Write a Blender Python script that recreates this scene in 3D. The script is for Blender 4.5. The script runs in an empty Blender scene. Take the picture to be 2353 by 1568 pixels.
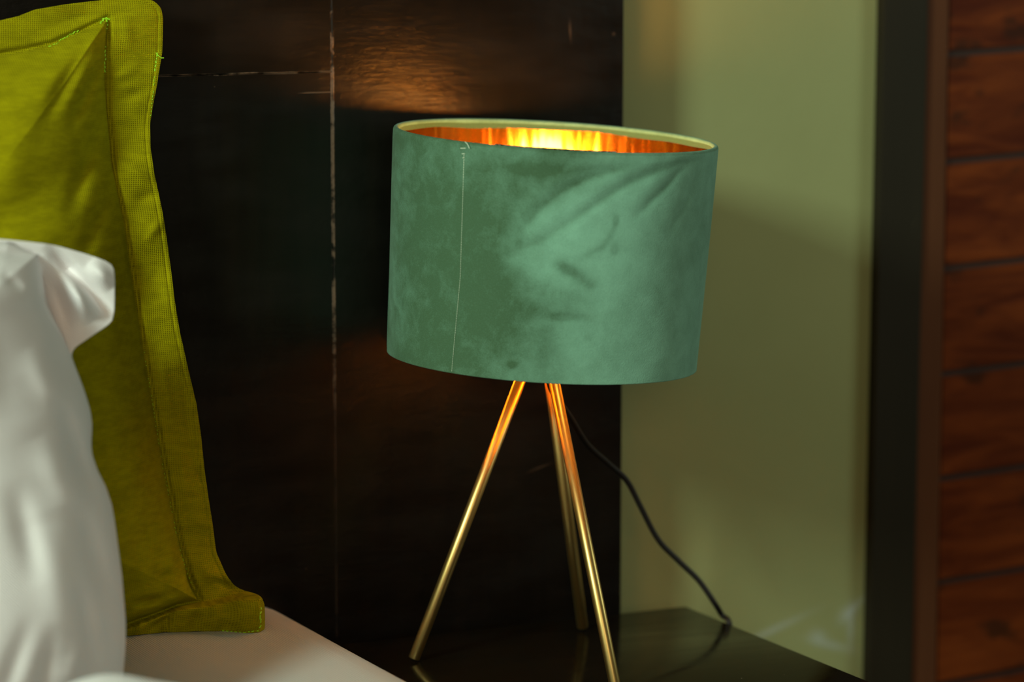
import bpy, bmesh, math, random
import numpy as np
from mathutils import Vector, noise
random.seed(7); rng = np.random.default_rng(7)
sc = bpy.context.scene; COL = sc.collection

# ------------------------------------------------------------------ camera
F = 7100.0; PITCH = math.atan(984/7100); YAW = math.radians(25.9)
TZ = 0.52                                   # nightstand top
CAM = np.array([-1.0466, -2.2075, 1.093])
_f = np.array([math.sin(YAW)*math.cos(PITCH), math.cos(YAW)*math.cos(PITCH), -math.sin(PITCH)])
_r = np.array([math.cos(YAW), -math.sin(YAW), 0.0]); _u = np.cross(_r, _f)
cd = bpy.data.cameras.new('camera'); cam = bpy.data.objects.new('camera', cd); COL.objects.link(cam)
cam.location = CAM; cam.rotation_euler = (math.pi/2-PITCH, 0, -YAW)
cd.sensor_width = 36; cd.lens = F/2353*36; cd.clip_start = .05
cd.dof.use_dof = True; cd.dof.focus_distance = 2.31; cd.dof.aperture_fstop = cd.lens/1000/0.036
sc.camera = cam
# ------------------------------------------------------------------ light
sc.view_settings.view_transform = 'Standard'; sc.view_settings.look = 'None'
sc.view_settings.exposure = 0; sc.view_settings.gamma = 1
w = bpy.data.worlds.new('world'); sc.world = w; w.use_nodes = True
bg = w.node_tree.nodes['Background']; bg.inputs[0].default_value = (.040, .032, .018, 1); bg.inputs[1].default_value = 1.0
def area(name, loc, target, sx, sy, power, col):
    l = bpy.data.lights.new(name, 'AREA'); l.shape = 'RECTANGLE'; l.size = sx; l.size_y = sy; l.energy = power; l.color = col
    o = bpy.data.objects.new(name, l); COL.objects.link(o); o.location = loc
    o.rotation_euler = (Vector(target)-Vector(loc)).to_track_quat('-Z', 'Y').to_euler(); return o
area('window_daylight', (-2.29, -1.36, 1.86), (0, -.1, .8), .42, .46, 51, (.80, 1.0, .84))
area('added_overhead_fill', (-1.6, -1.7, 2.5), (-.6, -.6, .6), 1.6, 1.6, 7, (1, .74, .42))  # warm fill added overhead for the ambient level, no known fixture
area('added_front_fill', (-1.5, -3.7, 1.5), (-.1, 0, .75), .8, .8, 15, (1, .84, .58))  # unseen fill added at front left to lift the bedding and lamp
area('added_side_fill', (1.7, -.95, 1.35), (0, -.1, .8),   .6, .8, 6, (.80, 1.0, .86))  # unseen fill added to brighten the right edge of the lamp shade

# ------------------------------------------------------------------ helpers
def ray(x, y):
    return _f + (x-1176.5)/F*_r - (y-784)/F*_u
def at(x, y, Y):                             # point of plane Y seen at a photo position
    d = ray(x, y); return CAM + d*((Y-CAM[1])/d[1])
def atz(x, y, Z):
    d = ray(x, y); return CAM + d*((Z-CAM[2])/d[2])
def tag(o, label=None, cat=None, group=None, kind=None):
    for k, v in (('label', label), ('category', cat), ('group', group), ('kind', kind)):
        if v: o[k] = v
    return o
def empty(name, loc=(0, 0, 0)):
    o = bpy.data.objects.new(name, None); COL.objects.link(o); o.location = loc; o.empty_display_size = .02; return o
def link(name, bm, m, parent=None, smooth=False):
    me = bpy.data.meshes.new(name); bm.normal_update(); bm.to_mesh(me); bm.free()
    me.materials.append(m)
    if smooth: me.polygons.foreach_set('use_smooth', [True]*len(me.polygons))
    o = bpy.data.objects.new(name, me); COL.objects.link(o)
    if parent:
        o.parent = parent
        me.transform(__import__('mathutils').Matrix.Translation(-parent_origin(parent)))
    return o
def parent_origin(p):
    v = Vector(p.location)
    while p.parent: p = p.parent; v += Vector(p.location)
    return v
def box(bm, lo, hi, bev=0, seg=2):
    vs = [bm.verts.new((x, y, z)) for x in (lo[0], hi[0]) for y in (lo[1], hi[1]) for z in (lo[2], hi[2])]
    fs = [(0,1,3,2), (4,6,7,5), (0,4,5,1), (2,3,7,6), (0,2,6,4), (1,5,7,3)]
    faces = [bm.faces.new([vs[i] for i in f]) for f in fs]
    if bev:
        es = list({e for f in faces for e in f.edges})
        bmesh.ops.bevel(bm, geom=es, offset=bev, segments=seg, affect='EDGES', profile=.5)
    return bm
def tube(bm, pts, r, n=16, cap=True):
    pts = [Vector(p) for p in pts]; rings = []; ref = None
    rr = r if hasattr(r, '__len__') else [r]*len(pts)
    for i, p in enumerate(pts):
        t = (pts[min(i+1, len(pts)-1)]-pts[max(i-1, 0)]).normalized()
        if ref is None: ref = Vector((0, 0, 1)) if abs(t.z) < .9 else Vector((1, 0, 0))
        a = (ref-t*ref.dot(t)).normalized(); b = t.cross(a); ref = a
        rings.append([bm.verts.new(p+(a*math.cos(2*math.pi*k/n)+b*math.sin(2*math.pi*k/n))*rr[i]) for k in range(n)])
    for q in range(len(rings)-1):
        for k in range(n): bm.faces.new((rings[q][k], rings[q][(k+1) % n], rings[q+1][(k+1) % n], rings[q+1][k]))
    if cap: bm.faces.new(rings[0][::-1]); bm.faces.new(rings[-1])
    return bm
def spline(P, n):                            # catmull-rom through points
    P = [np.array(p, float) for p in P]; P = [2*P[0]-P[1]]+P+[2*P[-1]-P[-2]]; out = []
    for i in range(1, len(P)-2):
        for k in range(n):
            t = k/n; a, b, c, d = P[i-1:i+3]
            out.append(.5*((2*b)+(c-a)*t+(2*a-5*b+4*c-d)*t*t+(3*b-a-3*c+d)*t**3))
    out.append(P[-2]); return out
def gridmesh(name, V, m, parent=None, closed_u=False, attr=None, flip=False):   # V: rows x cols x 3
    R, Cn = V.shape[:2]; me = bpy.data.meshes.new(name)
    i = np.arange(R-1)[:, None]*Cn; j = np.arange(Cn if closed_u else Cn-1)[None, :]; j2 = (j+1) % Cn
    q = np.stack([i+j, i+j2, i+Cn+j2, i+Cn+j], -1).reshape(-1, 4)
    if flip: q = q[:, ::-1]
    vv = V.reshape(-1, 3).copy()
    if parent is not None: vv -= np.array(parent_origin(parent))
    me.vertices.add(len(vv)); me.vertices.foreach_set('co', vv.astype('f').ravel())
    me.loops.add(q.size); me.loops.foreach_set('vertex_index', q.astype('i').ravel())
    me.polygons.add(len(q)); me.polygons.foreach_set('loop_start', np.arange(0, q.size, 4, dtype='i'))
    me.update(calc_edges=True); me.polygons.foreach_set('use_smooth', [True]*len(q))
    for k, a in (attr or {}).items():
        me.attributes.new(k, 'FLOAT', 'POINT').data.foreach_set('value', a.astype('f').ravel())
    me.materials.append(m); me.validate()
    o = bpy.data.objects.new(name, me); COL.objects.link(o)
    if parent: o.parent = parent
    return o
def solid_sheet(name, Fr, Bk, m, parent=None, attr=None):
    """a closed body from a front and a back height field sharing their rims"""
    V = np.concatenate([Fr, Bk[:, ::-1][:, 1:-1]], 1)
    A = {k: np.concatenate([a, a[:, ::-1][:, 1:-1]], 1) for k, a in (attr or {}).items()}
    o = gridmesh(name, V, m, parent, closed_u=True, attr=A)
    bm = bmesh.new(); bm.from_mesh(o.data)
    es = [e for e in bm.edges if e.is_boundary]; bmesh.ops.holes_fill(bm, edges=es, sides=0)
    bmesh.ops.recalc_face_normals(bm, faces=bm.faces[:]); bm.to_mesh(o.data); bm.free(); return o

# ------------------------------------------------------------------ materials
class NT:
    def __init__(s, name, base=(.5,.5,.5), rough=.5, **kw):
        s.m = bpy.data.materials.new(name); s.m.use_nodes = True; s.t = s.m.node_tree; s.b = s.t.nodes['Principled BSDF']
        s.b.inputs['Base Color'].default_value = (*base, 1); s.b.inputs['Roughness'].default_value = rough
        for k, v in kw.items(): s.b.inputs[k.replace('_', ' ')].default_value = v
    def n(s, typ, **kw):
        x = s.t.nodes.new(typ)
        for k, v in kw.items(): setattr(x, k, v)
        return x
    def set(s, sock, v):
        if isinstance(v, bpy.types.NodeSocket): s.t.links.new(v, sock)
        else: sock.default_value = v
    def math(s, op, a, b=0.0, c=0.0, clamp=False):
        x = s.n('ShaderNodeMath', operation=op, use_clamp=clamp); s.set(x.inputs[0], a); s.set(x.inputs[1], b); s.set(x.inputs[2], c); return x.outputs[0]
    def pos(s):
        return s.n('ShaderNodeTexCoord').outputs['Object']
    def xyz(s, v=None):
        x = s.n('ShaderNodeSeparateXYZ'); s.set(x.inputs[0], v or s.pos()); return x.outputs
    def vec(s, a, b, c):
        x = s.n('ShaderNodeCombineXYZ'); [s.set(x.inputs[i], v) for i, v in enumerate((a, b, c))]; return x.outputs[0]
    def scale(s, v, k):
        x = s.n('ShaderNodeVectorMath', operation='MULTIPLY'); s.set(x.inputs[0], v); x.inputs[1].default_value = k; return x.outputs[0]
    def noise(s, v, scale=5, detail=3, rough=.5, dist=0):
        x = s.n('ShaderNodeTexNoise'); s.set(x.inputs['Vector'], v); x.inputs['Scale'].default_value = scale
        x.inputs['Detail'].default_value = detail; x.inputs['Roughness'].default_value = rough; x.inputs['Distortion'].default_value = dist; return x.outputs[0]
    def ramp(s, f, lo, hi, a=0.0, b=1.0):
        x = s.n('ShaderNodeMapRange', interpolation_type='SMOOTHSTEP'); s.set(x.inputs[0], f)
        for i, v in enumerate((lo, hi, a, b)): s.set(x.inputs[i+1], v)
        return x.outputs[0]
    def mix(s, f, a, b):
        x = s.n('ShaderNodeMix', data_type='RGBA'); s.set(x.inputs[0], f)
        s.set(x.inputs[6], (*a, 1) if isinstance(a, tuple) else a); s.set(x.inputs[7], (*b, 1) if isinstance(b, tuple) else b); return x.outputs[2]
    def attr(s, name):
        return s.n('ShaderNodeAttribute', attribute_name=name).outputs['Fac']
    def col(s, c): s.set(s.b.inputs['Base Color'], c)
    def rgh(s, c): s.set(s.b.inputs['Roughness'], c)
    def bump(s, h, dist=.001, strength=1.0):
        x = s.n('ShaderNodeBump'); x.inputs['Distance'].default_value = dist; x.inputs['Strength'].default_value = strength
        s.set(x.inputs['Height'], h); s.t.links.new(x.outputs[0], s.b.inputs['Normal'])
    def blob(s, X, Z, cx, cz, rx, rz, ang=0):   # soft elliptical mark in the X-Z plane
        c, sn = math.cos(ang), math.sin(ang)
        dx = s.math('SUBTRACT', X, cx); dz = s.math('SUBTRACT', Z, cz)
        u = s.math('DIVIDE', s.math('ADD', s.math('MULTIPLY', dx, c), s.math('MULTIPLY', dz, sn)), rx)
        v = s.math('DIVIDE', s.math('SUBTRACT', s.math('MULTIPLY', dz, c), s.math('MULTIPLY', dx, sn)), rz)
        r = s.math('ADD', s.math('POWER', u, 2.0), s.math('POWER', v, 2.0))
        return s.math('POWER', 2.718, s.math('MULTIPLY', r, -1.0))

# wall paint
M = NT('olive_wall_paint', (.36, .39, .16), .75); X, Y_, Z = M.xyz()
P = M.pos(); c = M.mix(M.ramp(M.noise(P, 4, 4), .35, .65), (.375, .40, .175), (.35, .375, .16))
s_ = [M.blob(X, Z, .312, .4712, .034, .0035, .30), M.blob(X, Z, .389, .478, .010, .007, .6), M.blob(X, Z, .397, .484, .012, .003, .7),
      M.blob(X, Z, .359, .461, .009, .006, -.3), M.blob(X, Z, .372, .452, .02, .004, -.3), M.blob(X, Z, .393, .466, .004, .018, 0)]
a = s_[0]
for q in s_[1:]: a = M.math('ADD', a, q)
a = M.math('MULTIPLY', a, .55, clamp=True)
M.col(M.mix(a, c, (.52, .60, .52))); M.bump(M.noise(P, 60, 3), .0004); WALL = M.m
# headboard: near-black stained wood with worn joints
def headboard_mat():
    M = NT('black_stained_wood', (.006, .0045, .003), .3); P = M.pos(); X, Y_, Z = M.xyz()
    g = M.noise(M.scale(P, (60, 20, 4)), 1, 4, .6)
    c = M.mix(M.ramp(g, .3, .7), (.0026, .0014, .0006), (.0046, .0026, .0010))
    # joint wear: vertical joint, upper left joint, small split
    wob = M.math('MULTIPLY', M.math('SUBTRACT', M.noise(M.scale(P, (1, 1, 30)), 8, 4), .5), .0018)
    dv = M.math('ABSOLUTE', M.math('SUBTRACT', M.math('ADD', X, wob), -.1204))
    brk = M.ramp(M.noise(M.scale(P, (1, 1, 1)), 55, 5, .7), .42, .58)
    top = M.ramp(Z, .68, .80, .10, 1.0)
    wv = M.math('MULTIPLY', M.math('MULTIPLY', M.ramp(dv, .0019, .0008), brk), top)
    wob2 = M.math('MULTIPLY', M.math('SUBTRACT', M.noise(P, 40, 4), .5), .002)
    dh = M.math('ABSOLUTE', M.math('SUBTRACT', M.math('ADD', Z, wob2), .9708))
    wh = M.math('MULTIPLY', M.math('MULTIPLY', M.ramp(dh, .0010, .0004), brk), M.ramp(X, -.1204, -.1208))
    dh2 = M.math('ABSOLUTE', M.math('SUBTRACT', M.math('ADD', Z, M.math('MULTIPLY', wob2, .3)), .9548))
    wh2 = M.math('MULTIPLY', M.math('MULTIPLY', M.ramp(dh2, .0006, .0002), .8), M.math('MULTIPLY', M.ramp(X, -.1204, -.1208), M.ramp(X, -.150, -.140)))
    sp = M.n('ShaderNodeTexVoronoi'); M.set(sp.inputs['Vector'], P); sp.inputs['Scale'].default_value = 38
    dust = M.math('MULTIPLY', M.ramp(sp.outputs['Distance'], .035, .02), .16)
    marks = M.math('ADD', M.blob(X, Z, .087, .9993, .0008, .0065, .05), M.blob(X, Z, .1266, .9958, .0011, .0011, 0))
    marks = M.math('ADD', marks, M.math('MULTIPLY', M.blob(X, Z, .0601, .6438, .009, .0009, .25), .5))
    marks = M.math('MULTIPLY', marks, .35)
    wear = M.math('MAXIMUM', M.math('MAXIMUM', wv, wh), M.math('MAXIMUM', wh2, M.math('MAXIMUM', dust, marks)))
    M.col(M.mix(wear, c, (.18, .115, .075)))
    M.rgh(M.ramp(M.noise(M.scale(P, (9, 3, 30)), 1, 3), .3, .7, .30, .40))
    M.b.inputs['Specular IOR Level'].default_value = .48
    M.bump(M.math('ADD', M.math('MULTIPLY', M.noise(M.scale(P, (40, 20, 260)), 1, 4, .6), .6), M.math('ADD', M.math('MULTIPLY', wear, .6), M.math('MULTIPLY', M.noise(P, 45, 4, .6), 1.4))), .0004)
    return M.m
HEAD = headboard_mat()
M = NT('dark_lacquered_wood', (.012, .009, .006), .22, Specular_IOR_Level=.45, IOR=1.28); P = M.pos()
sp = M.n('ShaderNodeTexVoronoi'); M.set(sp.inputs['Vector'], P); sp.inputs['Scale'].default_value = 60
sp.inputs['Randomness'].default_value = 1
d = M.math('MULTIPLY', M.ramp(sp.outputs['Distance'], .05, .03), M.ramp(M.noise(P, 90, 2), .5, .6))
M.col(M.mix(M.math('MULTIPLY', d, .6), M.mix(M.noise(M.scale(P, (6, 60, 6)), 1, 4), (.006, .0042, .0018), (.011, .0075, .003)), (.30, .24, .18)))
M.rgh(M.ramp(M.noise(M.scale(P, (10, 60, 10)), 1, 3), .3, .7, .11, .18)); M.bump(M.noise(P, 20, 2), .00015)
TABLE = M.m
M = NT('brushed_brass', (.68, .47, .16), .38, Metallic=1.0); P = M.pos()
BRASS = M.m
BLACK = NT('black_plastic', (.007, .005, .004), .5).m
M = NT('gold_foil_liner', (.90, .54, .12), .13, Metallic=1.0); P = M.pos()
M.bump(M.noise(M.scale(P, (110, 110, 12)), 1, 1), .0010)
GOLD = M.m
M = NT('silver_torn_edge', (.55, .5, .45), .35, Metallic=.6); P = M.pos()
M.col(M.mix(M.ramp(M.noise(P, 420, 3), .44, .54), (.10, .07, .06), (.85, .82, .78))); SILVER = M.m
bulbm = bpy.data.materials.new('lit_bulb_glass'); bulbm.use_nodes = True; bt = bulbm.node_tree; bt.nodes.clear()
e = bt.nodes.new('ShaderNodeEmission'); e.inputs[0].default_value = (1, .46, .12, 1); e.inputs[1].default_value = 54
bt.links.new(e.outputs[0], bt.nodes.new('ShaderNodeOutputMaterial').inputs[0])
# velvet: brushed pile marks plus painted light, darker left and brighter right
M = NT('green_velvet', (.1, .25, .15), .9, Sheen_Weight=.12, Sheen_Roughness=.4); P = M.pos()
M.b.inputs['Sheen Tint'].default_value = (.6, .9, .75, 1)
nap_and_light = M.math('ADD', M.attr('nap_and_light'), M.math('MULTIPLY', M.math('SUBTRACT', M.noise(P, 55, 6, .68, .3), .5), .75), clamp=True)
nap_and_light = M.math('ADD', nap_and_light, M.math('MULTIPLY', M.math('SUBTRACT', M.noise(P, 1500, 2, .6), .5), .45), clamp=True)
M.col(M.mix(nap_and_light, (.054, .126, .060), (.265, .565, .41))); M.bump(M.noise(P, 900, 2), .0004, .6); VELVET = M.m
# green waffle cotton
M = NT('lime_waffle_cotton', (.33, .35, .004), .95, Sheen_Weight=.0, Sheen_Roughness=.5, Specular_IOR_Level=.08); P = M.pos()
M.b.inputs['Sheen Tint'].default_value = (.8, .9, .2, 1)
wp = M.n('ShaderNodeVectorMath', operation='MULTIPLY_ADD'); nn = M.n('ShaderNodeTexNoise'); M.set(nn.inputs['Vector'], P); nn.inputs['Scale'].default_value = 30
M.t.links.new(nn.outputs['Color'], wp.inputs[0]); wp.inputs[1].default_value = (.004,)*3; M.set(wp.inputs[2], P)
X, Y_, Z = M.xyz(wp.outputs[0])
sx = M.math('SINE', M.math('MULTIPLY', X, 2*math.pi/.00165)); sz = M.math('SINE', M.math('MULTIPLY', Z, 2*math.pi/.0014))
wv = M.math('MULTIPLY', M.math('MAXIMUM', sx, sz), M.attr('weave'))
mott = M.noise(M.scale(P, (1, 1, 3)), 60, 4, .6)
t = M.math('ADD', M.math('MULTIPLY', wv, .42), M.ramp(mott, .3, .7, .2, .8), clamp=True)
M.col(M.mix(t, (.235, .215, .001), (.375, .340, .002))); M.bump(M.math('ADD', wv, M.math('MULTIPLY', M.noise(P, 900, 2), .6)), .00025, .8); LIME = M.m
THREAD = NT('bright_green_thread', (.42, .85, .02), .6).m
PALE = NT('pale_thread', (.72, .86, .66), .6).m
def cotton(name, a, b):
    M = NT(name, a, .85, Sheen_Weight=.1); P = M.pos()
    M.col(M.mix(M.noise(P, 12, 3), a, b)); X, Y_, Z = M.xyz()
    wv = M.math('MULTIPLY', M.math('SINE', M.math('MULTIPLY', M.math('ADD', X, Z), 3000.)), .5)
    M.bump(M.math('ADD', wv, M.math('MULTIPLY', M.noise(P, 25, 3, .5), 1.5)), .0003); return M.m
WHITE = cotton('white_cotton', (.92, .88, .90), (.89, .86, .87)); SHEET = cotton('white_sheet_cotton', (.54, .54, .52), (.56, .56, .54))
# red-brown boards
M = NT('red_brown_boards', (.06, .015, .004), .6, Specular_IOR_Level=.12); P = M.pos(); X, Y_, Z = M.xyz()
g = M.noise(M.scale(P, (7, 7, 42)), 1, 5, .6, .6); k = M.noise(M.scale(P, (16, 16, 30)), 1, 3)
c = M.mix(M.ramp(g, .3, .72), (.075, .011, .002), (.195, .040, .006)); c = M.mix(M.ramp(k, .42, .30, 0, .75), c, (.030, .010, .004))
M.col(c); M.bump(g, .001); BOARD = M.m
M = NT('brown_stile_wood', (.08, .025, .011), .6, Specular_IOR_Level=.12); P = M.pos()
M.col(M.mix(M.noise(M.scale(P, (40, 40, 5)), 1, 3), (.085, .028, .012), (.135, .050, .020))); STILE = M.m
M = NT('black_frame_wood', (.03, .024, .016), .6, Specular_IOR_Level=.2); P = M.pos()
M.col(M.mix(M.noise(M.scale(P, (50, 50, 5)), 1, 3), (.018, .014, .007), (.026, .020, .010))); FRAME = M.m
M = NT('tiled_floor', (.2, .15, .1), .5); P = M.pos(); br = M.n('ShaderNodeTexBrick'); M.set(br.inputs['Vector'], P); br.inputs['Scale'].default_value = 2
br.inputs['Color1'].default_value = (.16, .10, .06, 1); br.inputs['Color2'].default_value = (.19, .12, .07, 1); br.inputs['Mortar'].default_value = (.07, .05, .04, 1)
M.col(br.outputs['Color']); FLOOR = M.m
GLASS = NT('window_glass', (1, 1, 1), .02, Transmission_Weight=1.0).m

# ------------------------------------------------------------------ room
WY = .07; HY = .02
def struct(name, bm, m, parent=None):
    o = link(name, bm, m, parent)
    if not parent: o['kind'] = 'structure'
    return o
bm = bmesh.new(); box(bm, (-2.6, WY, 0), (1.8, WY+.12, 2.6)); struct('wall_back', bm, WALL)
bm = bmesh.new(); box(bm, (-2.6, -4.2, -.1), (1.8, WY+.12, 0)); struct('floor', bm, FLOOR)
wy0, wy1, wz0, wz1 = -1.59, -1.13, 1.60, 2.12          # window opening in the left wall
bm = bmesh.new()
for lo, hi in (((-2.42, -4.2, 0), (-2.30, wy0, 2.6)), ((-2.42, wy1, 0), (-2.30, WY, 2.6)), ((-2.42, wy0, 0), (-2.30, wy1, wz0)), ((-2.42, wy0, wz1), (-2.30, wy1, 2.6))):
    box(bm, lo, hi)
struct('wall_left', bm, WALL)
win = empty('window_1', (-2.40, (wy0+wy1)/2, wz0)); win['kind'] = 'structure'
bm = bmesh.new()
for lo, hi in (((-2.41, wy0, wz0), (-2.38, wy0+.02, wz1)), ((-2.41, wy1-.02, wz0), (-2.38, wy1, wz1)), ((-2.41, wy0+.02, wz0), (-2.38, wy1-.02, wz0+.02)), ((-2.41, wy0+.02, wz1-.02), (-2.38, wy1-.02, wz1))):
    box(bm, lo, hi)
link('window_frame', bm, FRAME, win)
bm = bmesh.new(); box(bm, (-2.397, wy0+.02, wz0+.02), (-2.393, wy1-.02, wz1-.02)); link('pane', bm, GLASS, win)

# door beside the nightstand: black frame, brown stile, red-brown boards
door = empty('door_1', (.406, WY, 0)); door['kind'] = 'structure'
bm = bmesh.new(); box(bm, (.4070, WY-.012, 0), (.4535, WY, 2.08), .002)
for v in bm.verts: v.co.x += (v.co.z-.72)*.0065
link('door_frame', bm, FRAME, door)
bm = bmesh.new(); box(bm, (.4535, WY-.007, 0), (.4805, WY, 2.05), .002)
link('stile', bm, STILE, door)
SL = math.tan(math.radians(2.55))
bm = bmesh.new()
for k in range(-6, 16):
    z0 = .4979+k*.0945+.0028; z1 = z0+.0945-.0056
    vs = []
    for x in (.4805, 1.30):
        for y in (WY-.005, WY): 
            for z in (z0, z1): vs.append(bm.verts.new((x, y, max(0, min(2.05, z+(x-.4805)*SL)))))
    if z1 < .01: continue
    fs = [bm.faces.new([vs[i] for i in f]) for f in ((0,1,3,2), (4,6,7,5), (0,4,5,1), (2,3,7,6), (0,2,6,4), (1,5,7,3))]
    bmesh.ops.bevel(bm, geom=list({e for f in fs for e in f.edges}), offset=.0016, segments=2, affect='EDGES')
bmesh.ops.delete(bm, geom=[v for v in bm.verts if not v.link_faces], context='VERTS')
link('board_panel', bm, BOARD, door)
bm = bmesh.new(); box(bm, (.4805, WY-.0015, 0), (1.30, WY, 2.05)); o = link('backing', bm, NT('dark_gap_wood', (.03, .009, .004), .7).m, door)

# ------------------------------------------------------------------ headboard
hb = empty('headboard', (0, HY, 0))
tag(hb, 'tall near-black wooden headboard panel with worn joints standing behind the lamp', 'headboard')
for nm, lo, hi in (('panel', (-.1203, HY, .02), (.1358, .0695, 1.55)), ('panel', (-1.9, HY, .02), (-.1205, .0695, .9704)), ('panel', (-1.9, HY, .9709), (-.1205, .0695, 1.55))):
    bm = bmesh.new(); box(bm, lo, hi, .0004); link(nm, bm, HEAD, hb)

# ------------------------------------------------------------------ nightstand
ns = empty('nightstand', (.0157, -.15, 0)); tag(ns, 'dark lacquered wooden nightstand with glossy top under the table lamp', 'nightstand')
bm = bmesh.new(); box(bm, (-.150, -.300, TZ-.024), (.1865, -.0005, TZ), .0022, 3); link('tabletop', bm, TABLE, ns, True)
bm = bmesh.new()
for lo, hi in (((-.14, -.28, .10), (-.122, -.005, TZ-.024)), ((.158, -.28, .10), (.176, -.005, TZ-.024)), ((-.122, -.022, .10), (.158, -.005, TZ-.024)), ((-.122, -.28, .10), (.158, -.022, .118)), ((-.122, -.28, .33), (.158, -.022, .345))):
    box(bm, lo, hi)
link('body', bm, TABLE, ns)
bm = bmesh.new(); box(bm, (-.119, -.292, .350), (.155, -.280, TZ-.028), .002); dr = link('drawer', bm, TABLE, ns)
bm = bmesh.new(); tube(bm, [(.018, -.292, .42), (.018, -.300, .42), (.018, -.304, .42), (.018, -.314, .42)], [.004, .004, .010, .008], 20)
o = link('knob', bm, BRASS, ns, True); o.parent = dr
for x in (-.13, .166):
    for y in (-.27, -.015):
        bm = bmesh.new(); tube(bm, [(x, y, 0), (x, y, .10)], [.008, .011], 12); link('leg', bm, TABLE, ns)

# ------------------------------------------------------------------ bed
bed = empty('bed', (-1.02, -1.0, 0)); tag(bed, 'bed with a fitted white sheet beside the nightstand', 'bed')
def bed_section(z_top, x0, x1, y0, y1, z0, n=12, a=.05, b=.03):
    """mattress as a rounded slab: height field over x,y plus skirt"""
    xs = np.concatenate([x0+a*(1-np.cos(np.linspace(0, np.pi/2, n))), np.linspace(x0+a, x1-a, 60)[1:-1], x1-a+a*np.sin(np.linspace(0, np.pi/2, n))])
    prof = np.concatenate([b*np.sin(np.linspace(0, np.pi/2, n))-b, np.zeros(58), b*np.cos(np.linspace(0, np.pi/2, n))-b])
    ys = np.linspace(y0, y1, 90); V = np.zeros((len(ys), len(xs)+2, 3))
    for i, y in enumerate(ys):
        drop = 0.0
        Vz = z_top+prof + .0012*np.sin(xs*17+y*9)*(prof > -.001)
        V[i, 1:-1, 0] = xs; V[i, 1:-1, 2] = Vz; V[i, :, 1] = y
        V[i, 0] = (x0, y, z0); V[i, -1] = (x1, y, z0)
    return V
V = bed_section(.556, -1.86, -.1575, -2.05, .019, .30)
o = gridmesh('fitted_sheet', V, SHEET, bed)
bm = bmesh.new(); bm.from_mesh(o.data); bmesh.ops.holes_fill(bm, edges=[e for e in bm.edges if e.is_boundary], sides=0)
bmesh.ops.recalc_face_normals(bm, faces=bm.faces[:]); bm.to_mesh(o.data); bm.free()
bm = bmesh.new(); box(bm, (-1.88, -2.08, .14), (-.165, .015, .30), .004); link('bed_base', bm, HEAD, bed)
for x in (-1.8, -.23):
    for y in (-2.0, -.08):
        bm = bmesh.new(); box(bm, (x-.03, y-.03, 0), (x+.03, y+.03, .14)); link('leg', bm, HEAD, bed)

# ------------------------------------------------------------------ table lamp
lamp = empty('table_lamp', (-.004, -.108, TZ))
tag(lamp, 'table lamp with green velvet drum shade on three brass legs, switched on', 'lamp')
nvec = np.array([math.sin(YAW), math.cos(YAW), 0]); svec = np.array([math.cos(YAW), -math.sin(YAW), 0])
TC = np.array([.0071, -.1134, .9239]) - nvec*.003; BC = np.array([-.0022, -.1089, .7543]); SH = TC-BC; HL = np.linalg.norm(SH)
def ringframe(h):                                # h: 0 bottom .. 1 top
    a = SH/HL; a = a + nvec*(.012*(1-h)); a /= np.linalg.norm(a)
    e1 = svec-a*(svec@a); e1 /= np.linalg.norm(e1); return BC+SH*h, e1, np.cross(a, e1), a
RT, RB = .1234, .1188
def rad(h): return RB+(RT-RB)*h
def shade_pt(phi, h, dr=0.0, dz=0.0):            # phi=0 right, -pi/2 towards the viewer
    c, e1, e2, a = ringframe(h); r = rad(h)+dr
    return c+r*(math.cos(phi)*e1+math.sin(phi)*e2)+a*dz
def to_cloth(px, py):                            # photo position -> (phi, h) on the visible side of the cloth
    h = .5
    for _ in range(30):
        c, e1, e2, a = ringframe(h); d = ray(px, py); Yp = c-nvec*rad(h)*.9
        # intersect the ray with the cone around the axis, near side
        o_ = CAM-c; d1, d2, o1, o2 = d@e1, d@e2, o_@e1, o_@e2
        A, B_, C_ = d1*d1+d2*d2, 2*(d1*o1+d2*o2), o1*o1+o2*o2-rad(h)**2
        disc = max(B_*B_-4*A*C_, 0); t = (-B_-math.sqrt(disc))/(2*A); p = CAM+d*t
        hn = ((p-BC)@(SH/HL))/HL
        if abs(hn-h) < 1e-5: break
        h = hn
    return math.atan2((p-c)@e2, (p-c)@e1), h
def S2(px, py):
    phi, h = to_cloth(px, py); return np.array([phi*.121, h*HL])
NU, NV = 960, 260
phis = np.linspace(-math.pi, math.pi, NU, endpoint=False); hs = np.linspace(0, 1, NV)
U, Hh = np.meshgrid(phis, hs); SU, SV = U*.121, Hh*HL
def seg(a, b, w, soft=1.0):                      # gaussian ridge along a segment, fading at its ends
    a, b = S2(*a), S2(*b); d = b-a; L = np.linalg.norm(d); d /= L
    t = ((SU-a[0])*d[0]+(SV-a[1])*d[1])/L; n_ = -(SU-a[0])*d[1]+(SV-a[1])*d[0]
    env = np.clip(t/.18, 0, 1)*np.clip((1-t)/.18, 0, 1)*((t > 0) & (t < 1)); env = env*env*(3-2*env)
    return env*np.exp(-(n_/w)**2)
def spot(c, rx, ry, ang=0):
    c = S2(*c); ca, sa = math.cos(ang), math.sin(ang); dx, dy = SU-c[0], SV-c[1]
    rx *= 1.35; ry *= 1.35; u_, v_ = (dx*ca+dy*sa)/rx, (dy*ca-dx*sa)/ry; return np.exp(-np.maximum(u_*u_+v_*v_-.35, 0)*1.6)
k = .0003345                                     # metres per photo pixel at the lamp
disp = np.zeros_like(SU)
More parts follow.
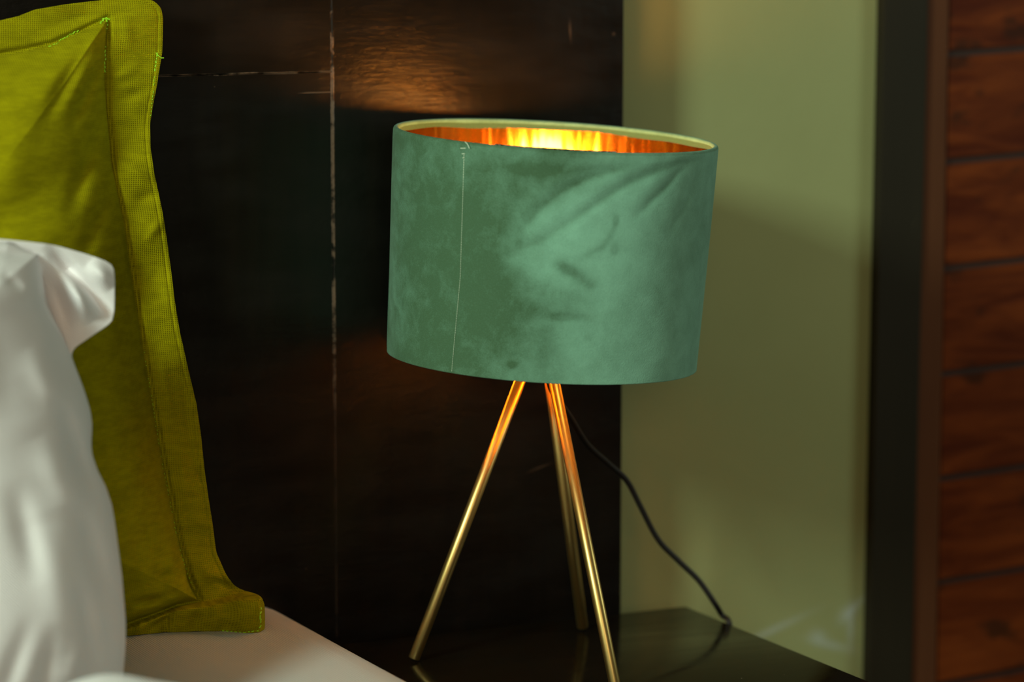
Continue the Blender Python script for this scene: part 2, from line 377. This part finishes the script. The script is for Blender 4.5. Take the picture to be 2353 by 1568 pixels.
def ridge(pts, w):                               # gaussian ridge along a bent line, fading at its ends
    Q = np.array([S2(*p) for p in pts]); best = np.full(SU.shape, 9.); par = np.zeros(SU.shape); L = np.r_[0, np.cumsum(np.hypot(*np.diff(Q, axis=0).T))]
    for q, (a, b) in enumerate(zip(Q[:-1], Q[1:])):
        d = b-a; L2 = d@d; t = np.clip(((SU-a[0])*d[0]+(SV-a[1])*d[1])/L2, 0, 1); r_ = np.hypot(SU-a[0]-t*d[0], SV-a[1]-t*d[1])
        m_ = r_ < best; best[m_] = r_[m_]; par[m_] = ((L[q]+t*np.sqrt(L2))/L[-1])[m_]
    e = np.sin(np.pi*np.clip(par*.92+.04, 0, 1)); return e**.8*np.exp(-(best/w)**2)
CR = [([(1470, 374), (1421, 388), (1350, 410), (1290, 441), (1240, 480), (1200, 530)], 9, .8), ([(1610, 362), (1560, 374), (1509, 393), (1450, 418), (1399, 450), (1350, 485), (1311, 511), (1260, 543), (1200, 575)], 10, 1.0),
      ([(1588, 374), (1560, 396), (1531, 432), (1500, 462), (1455, 505)], 9, .9), ([(1606, 400), (1590, 440), (1560, 500), (1530, 545)], 12, .4), ([(1400, 378), (1330, 392), (1240, 400)], 9, .35)]
for pts, w_, am in CR:
    disp += -.0011*am*ridge(pts, w_*1.3*k); disp += .0007*am*ridge([(x-18, y-22) for x, y in pts], w_*1.8*k)
disp += .0002*np.sin(SU*55+SV*20)
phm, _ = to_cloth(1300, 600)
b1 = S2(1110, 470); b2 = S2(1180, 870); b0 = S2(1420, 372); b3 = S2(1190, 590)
# border of the painted light, dark left to bright right, given as phi-arc over height
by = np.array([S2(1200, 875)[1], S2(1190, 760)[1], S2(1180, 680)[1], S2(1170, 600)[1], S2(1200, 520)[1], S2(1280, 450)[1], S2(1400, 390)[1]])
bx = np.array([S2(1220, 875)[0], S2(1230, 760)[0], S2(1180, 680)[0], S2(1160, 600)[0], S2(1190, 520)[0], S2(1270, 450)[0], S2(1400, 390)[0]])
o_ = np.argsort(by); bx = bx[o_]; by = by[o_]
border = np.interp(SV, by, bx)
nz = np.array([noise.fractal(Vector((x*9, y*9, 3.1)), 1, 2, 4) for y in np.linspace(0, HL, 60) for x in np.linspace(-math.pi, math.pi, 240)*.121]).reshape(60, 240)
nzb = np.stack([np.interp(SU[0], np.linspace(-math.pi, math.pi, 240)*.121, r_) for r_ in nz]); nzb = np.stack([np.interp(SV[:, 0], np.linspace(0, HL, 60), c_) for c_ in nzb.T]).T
nap_and_light = 1/(1+np.exp(-(SU-border+nzb*.030)/.0085))
nap_and_light = .12+.68*nap_and_light + .22*nzb
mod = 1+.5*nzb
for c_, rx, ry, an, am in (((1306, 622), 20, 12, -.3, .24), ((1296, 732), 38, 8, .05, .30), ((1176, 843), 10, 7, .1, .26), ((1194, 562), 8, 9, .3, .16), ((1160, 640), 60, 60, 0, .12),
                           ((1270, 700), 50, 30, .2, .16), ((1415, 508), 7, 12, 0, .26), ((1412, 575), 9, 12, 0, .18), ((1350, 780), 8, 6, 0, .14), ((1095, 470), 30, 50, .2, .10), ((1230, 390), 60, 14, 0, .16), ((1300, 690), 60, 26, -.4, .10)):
    nap_and_light -= am*mod*spot(c_, rx*k, ry*k, an)
nap_and_light -= .36*mod*seg((1262, 596), (1376, 668), 15*k); nap_and_light -= .16*(1+2*nzb)*ridge([(1320, 606), (1350, 588), (1385, 568), (1405, 540), (1418, 510)], 8*k)
for pts, w_, am in CR: nap_and_light -= .26*am*ridge(pts, w_*.8*k); nap_and_light += .05*am*ridge([(x+16, y+20) for x, y in pts], w_*1.5*k)  # crease shading put into the colour: dark line, lighter flank
# cloth: outer face, rolled lip, short inner turn-in
rows = []; at_rows = []
def ring_row(h, dr, dz=0.0, dsp=None):
    c, e1, e2, a = ringframe(h); r = rad(h)+dr+(dsp if dsp is not None else 0)
    r = np.broadcast_to(r, phis.shape); return c[None]+r[:, None]*(np.cos(phis)[:, None]*e1+np.sin(phis)[:, None]*e2)+a*dz
LIP = .0022
wav = .0006*np.sin(phis*5+1)+.0004*np.sin(phis*11)
for th in np.linspace(0, math.pi, 8):            # inner turn-in at bottom
    pass
rows.append(ring_row(0, -.0030, .006)); at_rows.append(nap_and_light[0])
for th in np.linspace(math.pi, 1.5*math.pi, 5): rows.append(ring_row(0, -.0015+.0015*math.cos(th), .0015+.0015*math.sin(th)+0)); at_rows.append(nap_and_light[0])
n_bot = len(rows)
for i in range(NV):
    fade = min(1, min(hs[i], 1-hs[i])/.03); rows.append(ring_row(hs[i], 0, 0, disp[i]*fade)); at_rows.append(nap_and_light[i])
for th in np.linspace(0, math.pi, 9)[1:]: rows.append(ring_row(1, -LIP+LIP*math.cos(th), LIP*math.sin(th)*1.1)); at_rows.append(nap_and_light[-1]*.6)
for dzz in (-.0016, -.003, -.0044): rows.append(ring_row(1, -2*LIP+.0004, 0)+(np.array(ringframe(1)[3])[None]*(dzz+wav[:, None]))); at_rows.append(nap_and_light[-1]*0-.4)  # turn-in painted darker to offset the strong bulb light on it
shade = gridmesh('lamp_shade', np.stack(rows), VELVET, lamp, closed_u=True, attr={'nap_and_light': np.stack(at_rows)})
shade['label'] = 'green velvet drum shade with pale stitched seam'
# gold liner inside the cloth
rows = [ring_row(h, -.0032) for h in [.01, .0102]+list(np.linspace(.011, .991, 40))+[.9918, .992]]
rows += [ring_row(h, -.0038) for h in [.992, .9918]+list(np.linspace(.991, .011, 80))+[.0102, .01]]
lin = gridmesh('gold_liner', np.stack(rows), GOLD, lamp, closed_u=True, flip=True); lin.parent = shade
# torn silver lining edge showing over the near rim
fa = [to_cloth(x, 366)[0] for x in (1130, 1420)]; ph = np.linspace(fa[0], fa[1], 120); c, e1, e2, a = ringframe(1)
V = np.stack([c[None]+(RT-dr)*(np.cos(ph)[:, None]*e1+np.sin(ph)[:, None]*e2)+a*(z0+zz[:, None]) for dr, z0, zz in
              ((.0046, -.003, 0*ph), (.0046, .0029, .0004*np.abs(np.sin(ph*90))*np.sin(np.linspace(0, math.pi, 120))), (.0036, .0034, -.0020*(1-np.sin(np.linspace(0, math.pi, 120)))), (.0018, .0031, -.003*(1-np.sin(np.linspace(0, math.pi, 120)))))])
le = gridmesh('lining_edge', V, SILVER, lamp); le.parent = shade; le['label'] = 'ragged silver edge of the lining'
# stitched seam down the cloth and its thread ends
bm = bmesh.new(); pa = to_cloth(1067, 352); pb = to_cloth(1038, 860)
mid = to_cloth(1058, 640)
def seam_phi(h):
    t = (pa[1]-h)/(pa[1]-pb[1]); tm = (pa[1]-mid[1])/(pa[1]-pb[1])
    return pa[0]+(mid[0]-pa[0])*t/tm if t < tm else mid[0]+(pb[0]-mid[0])*(t-tm)/(1-tm)
h = pa[1]-.005
while h > .01:
    L_ = .008; tube(bm, [shade_pt(seam_phi(h)+random.uniform(-.0006, .0006), h, .0003), shade_pt(seam_phi(h-L_), h-L_, .0003)], .00014 if h < .86 else .00022, 6); h -= .0105
for hh, wdt in ((.985, .0032), (.962, .0018), (.945, .001)):
    p = seam_phi(hh); tube(bm, [shade_pt(p-wdt/.125, hh, .0005), shade_pt(p+wdt/.25, hh+.003, .0007)], .0003, 6)
p = seam_phi(1)
tube(bm, spline([shade_pt(p-.004, 1.0, -.001, .0022), shade_pt(p+.01, 1, .001, .0024), shade_pt(p+.03, 1, .002, .0012), shade_pt(p+.045, 1, .0022, -.0016)], 6), .0003, 6)
st = link('seam_stitching', bm, PALE, lamp); st.parent = shade; st['label'] = 'pale thread stitching with a loose end'
# legs
hub = np.array(at(1246, 742, 0)); c0 = (TC+BC)/2
HUB = np.array([-.0019, -.109, .7823])
feet = [atz(951, 1520, TZ), atz(1339, 1447, TZ), atz(1413, 1580, TZ)]
tops = [HUB+np.array([0, 0, .0])+.006*(f-HUB)/np.linalg.norm(f-HUB) for f in feet]
for f, tp in zip(feet, tops):
    d = (f-tp)/np.linalg.norm(f-tp); sn = math.sqrt(1-d[2]**2); f2 = f+np.array([0, 0, .0044*sn+.0003])
    bm = bmesh.new(); n_ = 24; tube(bm, [tp, f2-d*.0006, f2-d*.0002, f2], [.0044, .0044, .0042, .0036], 28)
    link('leg', bm, BRASS, lamp, True)
bm = bmesh.new(); tube(bm, [HUB+[0, 0, -.006], HUB+[0, 0, -.004], HUB+[0, 0, .014], HUB+[0, 0, .016]], [.013, .015, .015, .013], 32); link('hub', bm, BRASS, lamp, True)
bm = bmesh.new(); tube(bm, [HUB+[0, 0, .016], HUB+[0, 0, .02], HUB+[0, 0, .058], HUB+[0, 0, .060]], [.016, .0185, .0185, .015], 32); link('bulb_socket', bm, BLACK, lamp, True)
bp = HUB+np.array([.0130, -.0035, .0])
bm = bmesh.new(); zz = [.060, .066, .072, .078, .084, .090, .097, .104, .110, .116, .121, .1245, .1262, .1268]; rr = [.012, .0125, .0130, .0136, .0148, .0165, .0182, .0194, .0196, .0180, .0142, .0092, .0042, .0004]
tube(bm, [bp+[0, 0, z] for z in zz], rr, 40); link('light_bulb', bm, bulbm, lamp, True)
# spider ring: spokes from the socket to the shade
bm = bmesh.new()
hsp = .30; cc = ringframe(hsp)[0]
for q in range(3):
    ang = 2*math.pi*q/3+.5; tube(bm, [HUB+[0, 0, .03], shade_pt(ang, hsp, -.004)], .0012, 8)
link('shade_fitter', bm, NT('white_wire', (.7, .68, .62), .3, Metallic=.6).m, lamp)
# cord: out of the hub, past the leg, over the edge of the nightstand
cp = [HUB+[.002, .004, -.006], at(1262, 880, -.103), at(1285, 922, -.094), at(1312, 962, -.082), at(1350, 1022, -.068), at(1398, 1066, -.056), at(1440, 1105, -.05), at(1472, 1165, -.048), at(1512, 1240, -.048), at(1560, 1290, -.05),
      at(1606, 1335, -.055), at(1641, 1385, -.060), atz(1659, 1414, TZ+.0036), np.array([.1905, -.066, TZ-.002]), np.array([.1925, -.064, TZ-.03]), np.array([.193, -.04, .36]), np.array([.200, -.01, .18]), np.array([.215, .02, .02]), np.array([.26, .03, .004])]
bm = bmesh.new(); tube(bm, spline(cp, 10), .0023, 12); cord = link('power_cord', bm, BLACK, lamp, True); cord['label'] = 'black power cord running over the edge of the nightstand'

# ------------------------------------------------------------------ pillows
def pdist(PX, PY, poly, chunk=200000):           # distance to a polyline
    poly = np.array(poly, float); best = np.full(PX.shape, 1e9)
    for a, b in zip(poly[:-1], poly[1:]):
        d = b-a; L2 = d@d; t = np.clip(((PX-a[0])*d[0]+(PY-a[1])*d[1])/L2, 0, 1)
        best = np.minimum(best, np.hypot(PX-a[0]-t*d[0], PY-a[1]-t*d[1]))
    return best
def fold(PX, PY, a, b, w, amp, w2=None):
    a = np.array(a, float); b = np.array(b, float); d = b-a; L = np.hypot(*d); d /= L
    t = ((PX-a[0])*d[0]+(PY-a[1])*d[1])/L; n_ = -(PX-a[0])*d[1]+(PY-a[1])*d[0]
    ww = w+((w2 or w)-w)*np.clip(t, 0, 1)
    e = np.sin(np.pi*np.clip(t, 0, 1))**1.3
    return amp*e*np.exp(-(n_/ww)**2)
def smooth(x, a, b):
    t = np.clip((x-a)/(b-a), 0, 1); return t*t*(3-2*t)
def unproj(PX, PY, YY):
    d = _f[None, None]+((PX-1176.5)/F)[..., None]*_r-((PY-784)/F)[..., None]*_u
    return CAM+d*((YY-CAM[1])/d[..., 1])[..., None]
# --- lime pillow
GR = np.array([(-8, 325), (-4, 342), (4, 358), (18, 370), (40, 375), (80, 374), (120, 373), (150, 368), (200, 360), (240, 352), (285, 345), (340, 346), (400, 355), (450, 366), (500, 376), (560, 385), (620, 393), (700, 403), (760, 413),
    (850, 433), (930, 452), (1000, 462), (1080, 470), (1150, 480), (1200, 488), (1270, 497), (1320, 519), (1345, 537), (1356, 555), (1361, 575), (1366, 592), (1374, 602), (1390, 608), (1415, 609), (1440, 609), (1450, 607), (1457, 600), (1461, 585), (1464, 560)], float)
y0s = np.concatenate([np.linspace(-8, 60, 30), np.linspace(60, 1330, 420)[1:], np.linspace(1330, 1464, 80)[1:]])
xr = np.interp(y0s, GR[:, 0], GR[:, 1])
def smooth1(a, n):
    for _ in range(n): a[1:-1] = .25*a[:-2]+.5*a[1:-1]+.25*a[2:]
    return a
xr = smooth1(xr, 4)
NC = 420; s = np.linspace(0, 1, NC)**1.35; XL = -520.
PX = xr[:, None]+(XL-xr[:, None])*s[None]
ytop = np.interp(PX, [-520, -200, 0, 40, 80, 150, 200, 290, 400], [150, 95, 47, 38, 22, 10, 4, -6, -8])
PY = y0s[:, None]+(ytop+8)*(1-smooth(y0s[:, None], -8, 500))
ybot = np.interp(PX, [-520, 0, 293, 400, 480, 540, 600], [1475, 1470, 1463, 1457, 1459, 1465, 1464])
PY = PY+(ybot-1464)*smooth(y0s[:, None], 1300, 1464)
seamR = [(247, 46), (240, 110), (240, 200), (244, 260), (255, 370), (270, 450), (285, 520), (297, 610), (312, 700), (325, 790), (340, 880), (356, 970), (372, 1060), (388, 1140), (400, 1200), (412, 1260), (425, 1300), (440, 1345), (453, 1378)]
seamT = [(-520, 235), (-200, 175), (0, 128), (60, 118), (120, 104), (180, 78), (247, 46)]
seamB = [(453, 1379), (410, 1388), (350, 1412), (293, 1432), (150, 1440), (-520, 1445)]
outer = list(zip(xr, y0s))
xs_ = np.interp(PY, [p[1] for p in seamR], [p[0] for p in seamR])
yt_ = np.interp(PX, [p[0] for p in seamT], [p[1] for p in seamT]); yb_ = np.interp(-PX, [-p[0] for p in seamB], [p[1] for p in seamB])
dseam = np.minimum(np.minimum(pdist(PX, PY, seamR), pdist(PX, PY, seamT)), pdist(PX, PY, seamB))
inside = (PX < xs_) & (PY > yt_) & (PY < yb_)
dd = np.where(inside, dseam, -dseam)
def green_flange(PX, PY):
    base = -.012-.034*smooth(PY, 60, 1440)
    base = base-.012*smooth(PX, 300, 620)*smooth(PY, 1250, 1450)+.017*smooth(-PX, -560, -250)*smooth(PY, 1200, 1460)*0
    wv = .0022*np.sin(PY/62.+PX/90)+.0012*np.sin(PY/27.+1.3+PX/40)
    for a, b, w_, am in (((250, 185), (330, 150), 12, -.002), ((250, 240), (370, 190), 14, .0025), ((270, 370), (360, 420), 14, -.003), ((300, 470), (370, 440), 18, .003), ((330, 560), (380, 500), 12, -.0025),
                         ((335, 640), (390, 700), 18, .002), ((370, 820), (400, 1000), 12, -.0025), ((420, 860), (440, 1050), 10, .002), ((410, 1000), (430, 1180), 14, -.003), ((440, 1040), (470, 1120), 10, .0025),
                         ((430, 1195), (500, 1210), 12, -.003), ((420, 1300), (452, 1375), 9, .006), ((455, 1300), (520, 1345), 16, -.004), ((480, 1330), (560, 1362), 9, .004), ((285, 30), (300, 120), 14, -.0015), ((90, 60), (240, 30), 14, .002)):
        wv = wv+fold(PX, PY, a, b, w_, am)
    return base+wv
Yf = green_flange(PX, PY)
# the bottom flange swings out towards the viewer and stands on the sheet
low = smooth(PY-np.interp(PX, [290, 410, 470, 560, 610], [1436, 1392, 1384, 1366, 1362]), -4, 14)*smooth(PX, 120, 330)
Yf = Yf-.016*low*(1-.55*smooth(PY, 1395, 1462))-.016*smooth(PY, 1350, 1385)*smooth(PX, 500, 585)+.010*smooth(PY, 1350, 1385)*smooth(PX, 594, 612)
for a, b, w_, am in (((395, 1400), (370, 1462), 12, .006), ((330, 1425), (310, 1462), 9, -.005), ((455, 1400), (445, 1462), 14, .004), ((500, 1380), (495, 1462), 16, -.004), ((340, 1450), (400, 1405), 8, .005), ((596, 1370), (598, 1460), 7, -.0025)):
    Yf = Yf+fold(PX, PY, a, b, w_, am)
puff = np.where(inside, .050*(1-np.exp(-np.clip(dd, 0, None)/75.))+.012*smooth(dd, 0, 260), 0)
puff *= 1-.35*smooth(PY, 1000, 1440)
groove = .0038*np.exp(-((dd+5)/6.5)**2)
Yg = Yf-puff+groove
for a, b, w_, am in (((225, 70), (90, 290), 20, .010), ((238, 130), (160, 300), 15, .007), ((205, 60), (20, 140), 22, -.006), ((238, 260), (150, 520), 20, .006), ((265, 400), (180, 620), 18, .004),
                     ((60, 250), (10, 480), 40, -.003), ((330, 1010), (290, 1130), 24, -.004), ((350, 1180), (300, 1300), 22, .006), ((420, 1310), (330, 1350), 16, .006), ((440, 1360), (300, 1420), 12, -.005), ((390, 1230), (400, 1350), 13, -.004), ((370, 1370), (300, 1395), 9, .005)):
    Yg = Yg+np.where(inside, 1, .25)*fold(PX, PY, a, b, w_, am)
# turned hem line 12 px inside the edge
dout = pdist(PX, PY, outer)
Yg = Yg-.0003*np.exp(-((dout-5)/4.)**2)+.0006*np.exp(-((dout-11)/2.5)**2)
Fr = unproj(PX, PY, Yg)
thick = .0022+np.where(inside, .05*(1-np.exp(-np.clip(dd, 0, None)/110.)), 0)
back = np.minimum(Yf+thick, .0185); back = np.maximum(back, Yg+.0012)
Bk = unproj(PX, PY, back)
edge = np.zeros_like(PX); e_ = .5*(Fr+Bk)
for sl in ((slice(None), 0), (slice(None), -1)): Fr[sl] = e_[sl]; Bk[sl] = e_[sl]
Fr[..., 2] = np.maximum(Fr[..., 2], .5573); Bk[..., 2] = np.maximum(Bk[..., 2], .5573)
weave = np.where(inside, .35, 1.0)
gp = empty('cushion', (-.45, -.04, .556)); tag(gp, 'lime green cushion with a wide stitched flange leaning against the dark headboard', 'cushion')
gc = solid_sheet('cushion_cover', Fr, Bk, LIME, gp, {'weave': weave})
# stitches follow the cloth
from bisect import bisect_left
def on_green(px, py, lift=.0004):                # nearest cloth vertex to a photo position
    i = np.argmin((PX-px)**2+(PY-py)**2); v = Fr.reshape(-1, 3)[i]; d = ray(px, py); return v-d/np.linalg.norm(d)*lift
bm = bmesh.new()
def stitches(path, on, off, r=.00028, jit=0.0, prob=1.0):
    pts = []; P_ = np.array(path, float); L = np.r_[0, np.cumsum(np.hypot(*np.diff(P_, axis=0).T))]
    s_ = 0.0
    while s_+on < L[-1]:
        if random.random() < prob:
            q = [(np.interp(s_+k_, L, P_[:, 0])+random.uniform(-jit, jit), np.interp(s_+k_, L, P_[:, 1])+random.uniform(-jit, jit)) for k_ in (0, on)]
            tube(bm, [on_green(*q[0]), on_green(*q[1])], r, 5)
        s_ += on+off
for nm, runs in (('corner_stitching', [([(230, 52), (240, 43), (256, 42)], 5, 2, .0007, 2, 1), ([(246, 45), (246, 75)], 6, 3, .0006, 1, 1)]),
                 ('seam_stitching', [([(243, 105), (240, 170)], 6, 3, .0005, 1, 1)]), ('seam_stitching', [([(113, 108), (165, 78), (185, 68)], 6, 3, .0004, 1, 1)]),
                 ('hem_stitching', [([(361, 122), (356, 165)], 6, 3, .0005, 1, 1), ([(356, 165), (352, 215), (346, 270)], 4, 5, .00028, .5, .8)]),
                 ('hem_stitching', [([(599, 1395), (598, 1440), (592, 1450)], 7, 3, .0006, 1.5, 1), ([(594, 1450), (560, 1455), (500, 1450)], 5, 5, .0004, .5, 1)]),
                 ('seam_stitching', [([(330, 800), (372, 1060), (400, 1200)], 3, 7, .0002, .5, .7), ([(400, 1200), (412, 1260), (440, 1345)], 4, 7, .00022, .5, .5)])):
    bm = bmesh.new()
    for r_ in runs: stitches(*r_)
    link(nm, bm, THREAD, gp)
bm = bmesh.new()
tube(bm, spline([on_green(358, 122), on_green(364, 128, .002), on_green(371, 133, .003), on_green(376, 134, .003)+.0*_r, on_green(376, 134, .003)+_r*.0019], 5), .00035, 5)
link('loose_thread', bm, THREAD, gp)
# --- white pillow
WR = np.array([(546, -60), (549, 0), (553, 40), (557, 75), (560, 105), (566, 135), (573, 160), (583, 195), (593, 225), (601, 245), (609, 257), (620, 262), (645, 264), (690, 264), (715, 263), (738, 258), (750, 245), (765, 222), (780, 200), (795, 178),
    (806, 167), (820, 165), (840, 172), (875, 186), (910, 198), (945, 208), (975, 212), (1000, 211), (1022, 210), (1045, 212), (1080, 224), (1120, 244), (1160, 257), (1200, 264), (1260, 272), (1320, 280), (1380, 285), (1430, 289), (1480, 289), (1530, 285), (1580, 280), (1640, 262), (1700, 230)], float)
y1s = np.concatenate([np.linspace(546, 620, 70), np.linspace(620, 830, 110)[1:], np.linspace(830, 1700, 240)[1:]])
xr1 = smooth1(np.interp(y1s, WR[:, 0], WR[:, 1]), 5)
s = np.linspace(0, 1, 320)**1.2
QX = xr1[:, None]+(-760-xr1[:, None])*s[None]
QY = y1s[:, None]+np.interp(QX, [-760, -60, 0], [25, 0, 0])*(1-smooth(y1s[:, None], 546, 800))
body = [(-760, 556), (-60, 549), (20, 556), (85, 585), (98, 640), (112, 700), (135, 755), (162, 812), (186, 875), (205, 935), (211, 975), (210, 1022), (224, 1080), (244, 1120), (262, 1190), (280, 1320), (289, 1430), (288, 1500), (280, 1580), (262, 1640), (230, 1700)]
db = pdist(QX, QY, body); xb = np.interp(QY, [p[1] for p in body[1:]], [p[0] for p in body[1:]])
inb = QX < xb
Y0 = -.165-.075*smooth(QY, 600, 1560)
puff = np.where(inb, .105*np.sqrt(np.clip(1-(1-np.clip(db, 0, 330)/330.)**2, 0, 1)), 0)
puff *= smooth(QY, 535, 700)*.55+.45
Yw = Y0-puff
for a, b, w_, am in (((90, 590), (170, 810), 26, .022), ((105, 560), (262, 735), 15, .014), ((150, 620), (215, 740), 24, -.020), ((205, 600), (262, 660), 18, -.010), ((-40, 575), (110, 595), 12, .006), ((0, 630), (60, 665), 12, .005),
                     ((110, 770), (200, 900), 26, .010), ((60, 800), (160, 960), 30, -.006), ((130, 900), (230, 1180), 22, .012), ((90, 1000), (190, 1180), 40, -.008), ((180, 1150), (260, 1400), 26, .012), ((100, 1200), (180, 1500), 50, -.008), ((30, 1100), (90, 1350), 30, .006),
                     ((-30, 1690), (80, 1400), 24, .004), ((70, 1690), (130, 1430), 22, .004), ((120, 1700), (225, 1380), 26, -.004), ((180, 1330), (230, 1568), 18, .010), ((-60, 700), (-30, 1000), 40, -.006)):
    Yw = Yw+fold(QX, QY, a, b, w_, am)
Fr1 = unproj(QX, QY, Yw)
bk = np.maximum(np.minimum(Y0+.004+np.where(inb, .012*smooth(db, 0, 150), 0), 0), Yw+.003)
bk = np.minimum(bk, -.13)
bk = np.where(bk < Yw+.003, Yw+.003, bk)
Bk1 = unproj(QX, QY, bk); e_ = .5*(Fr1+Bk1)
for sl in ((slice(None), 0), (slice(None), -1)): Fr1[sl] = e_[sl]; Bk1[sl] = e_[sl]
Fr1[..., 2] = np.maximum(Fr1[..., 2], .558); Bk1[..., 2] = np.maximum(Bk1[..., 2], .558)
wpil = empty('bed_pillow', (-.6, -.2, .556)); tag(wpil, 'plump white cotton pillow standing in front of the lime green cushion', 'pillow')
solid_sheet('pillowcase', Fr1, Bk1, WHITE, wpil)
# --- folded white duvet at the foot of the pillows
nx, ny = 160, 90; xs = np.linspace(-1.5, -.372, nx); ys = np.linspace(-.95, -.362, ny)
XX, YY = np.meshgrid(xs, ys); ed = np.minimum(np.minimum((xs[-1]-XX)/.04, (YY-ys[0])/.04+.0), np.minimum((ys[-1]-YY)/.035, (XX-xs[0])/.04)); ed = np.clip(ed, 0, 1)
DZ = .056*np.sqrt(1-(1-ed)**2)*(1+.12*np.sin(XX*61+YY*7)*.5+.05*np.sin(XX*57-YY*23))
FrD = np.stack([XX, YY, .5585+DZ], -1); BkD = np.stack([XX, YY, np.full_like(XX, .5583)], -1)
du = solid_sheet('duvet', FrD, BkD, WHITE); tag(du, 'folded white duvet lying on the bed at the lower edge, in front of the pillows', 'duvet')
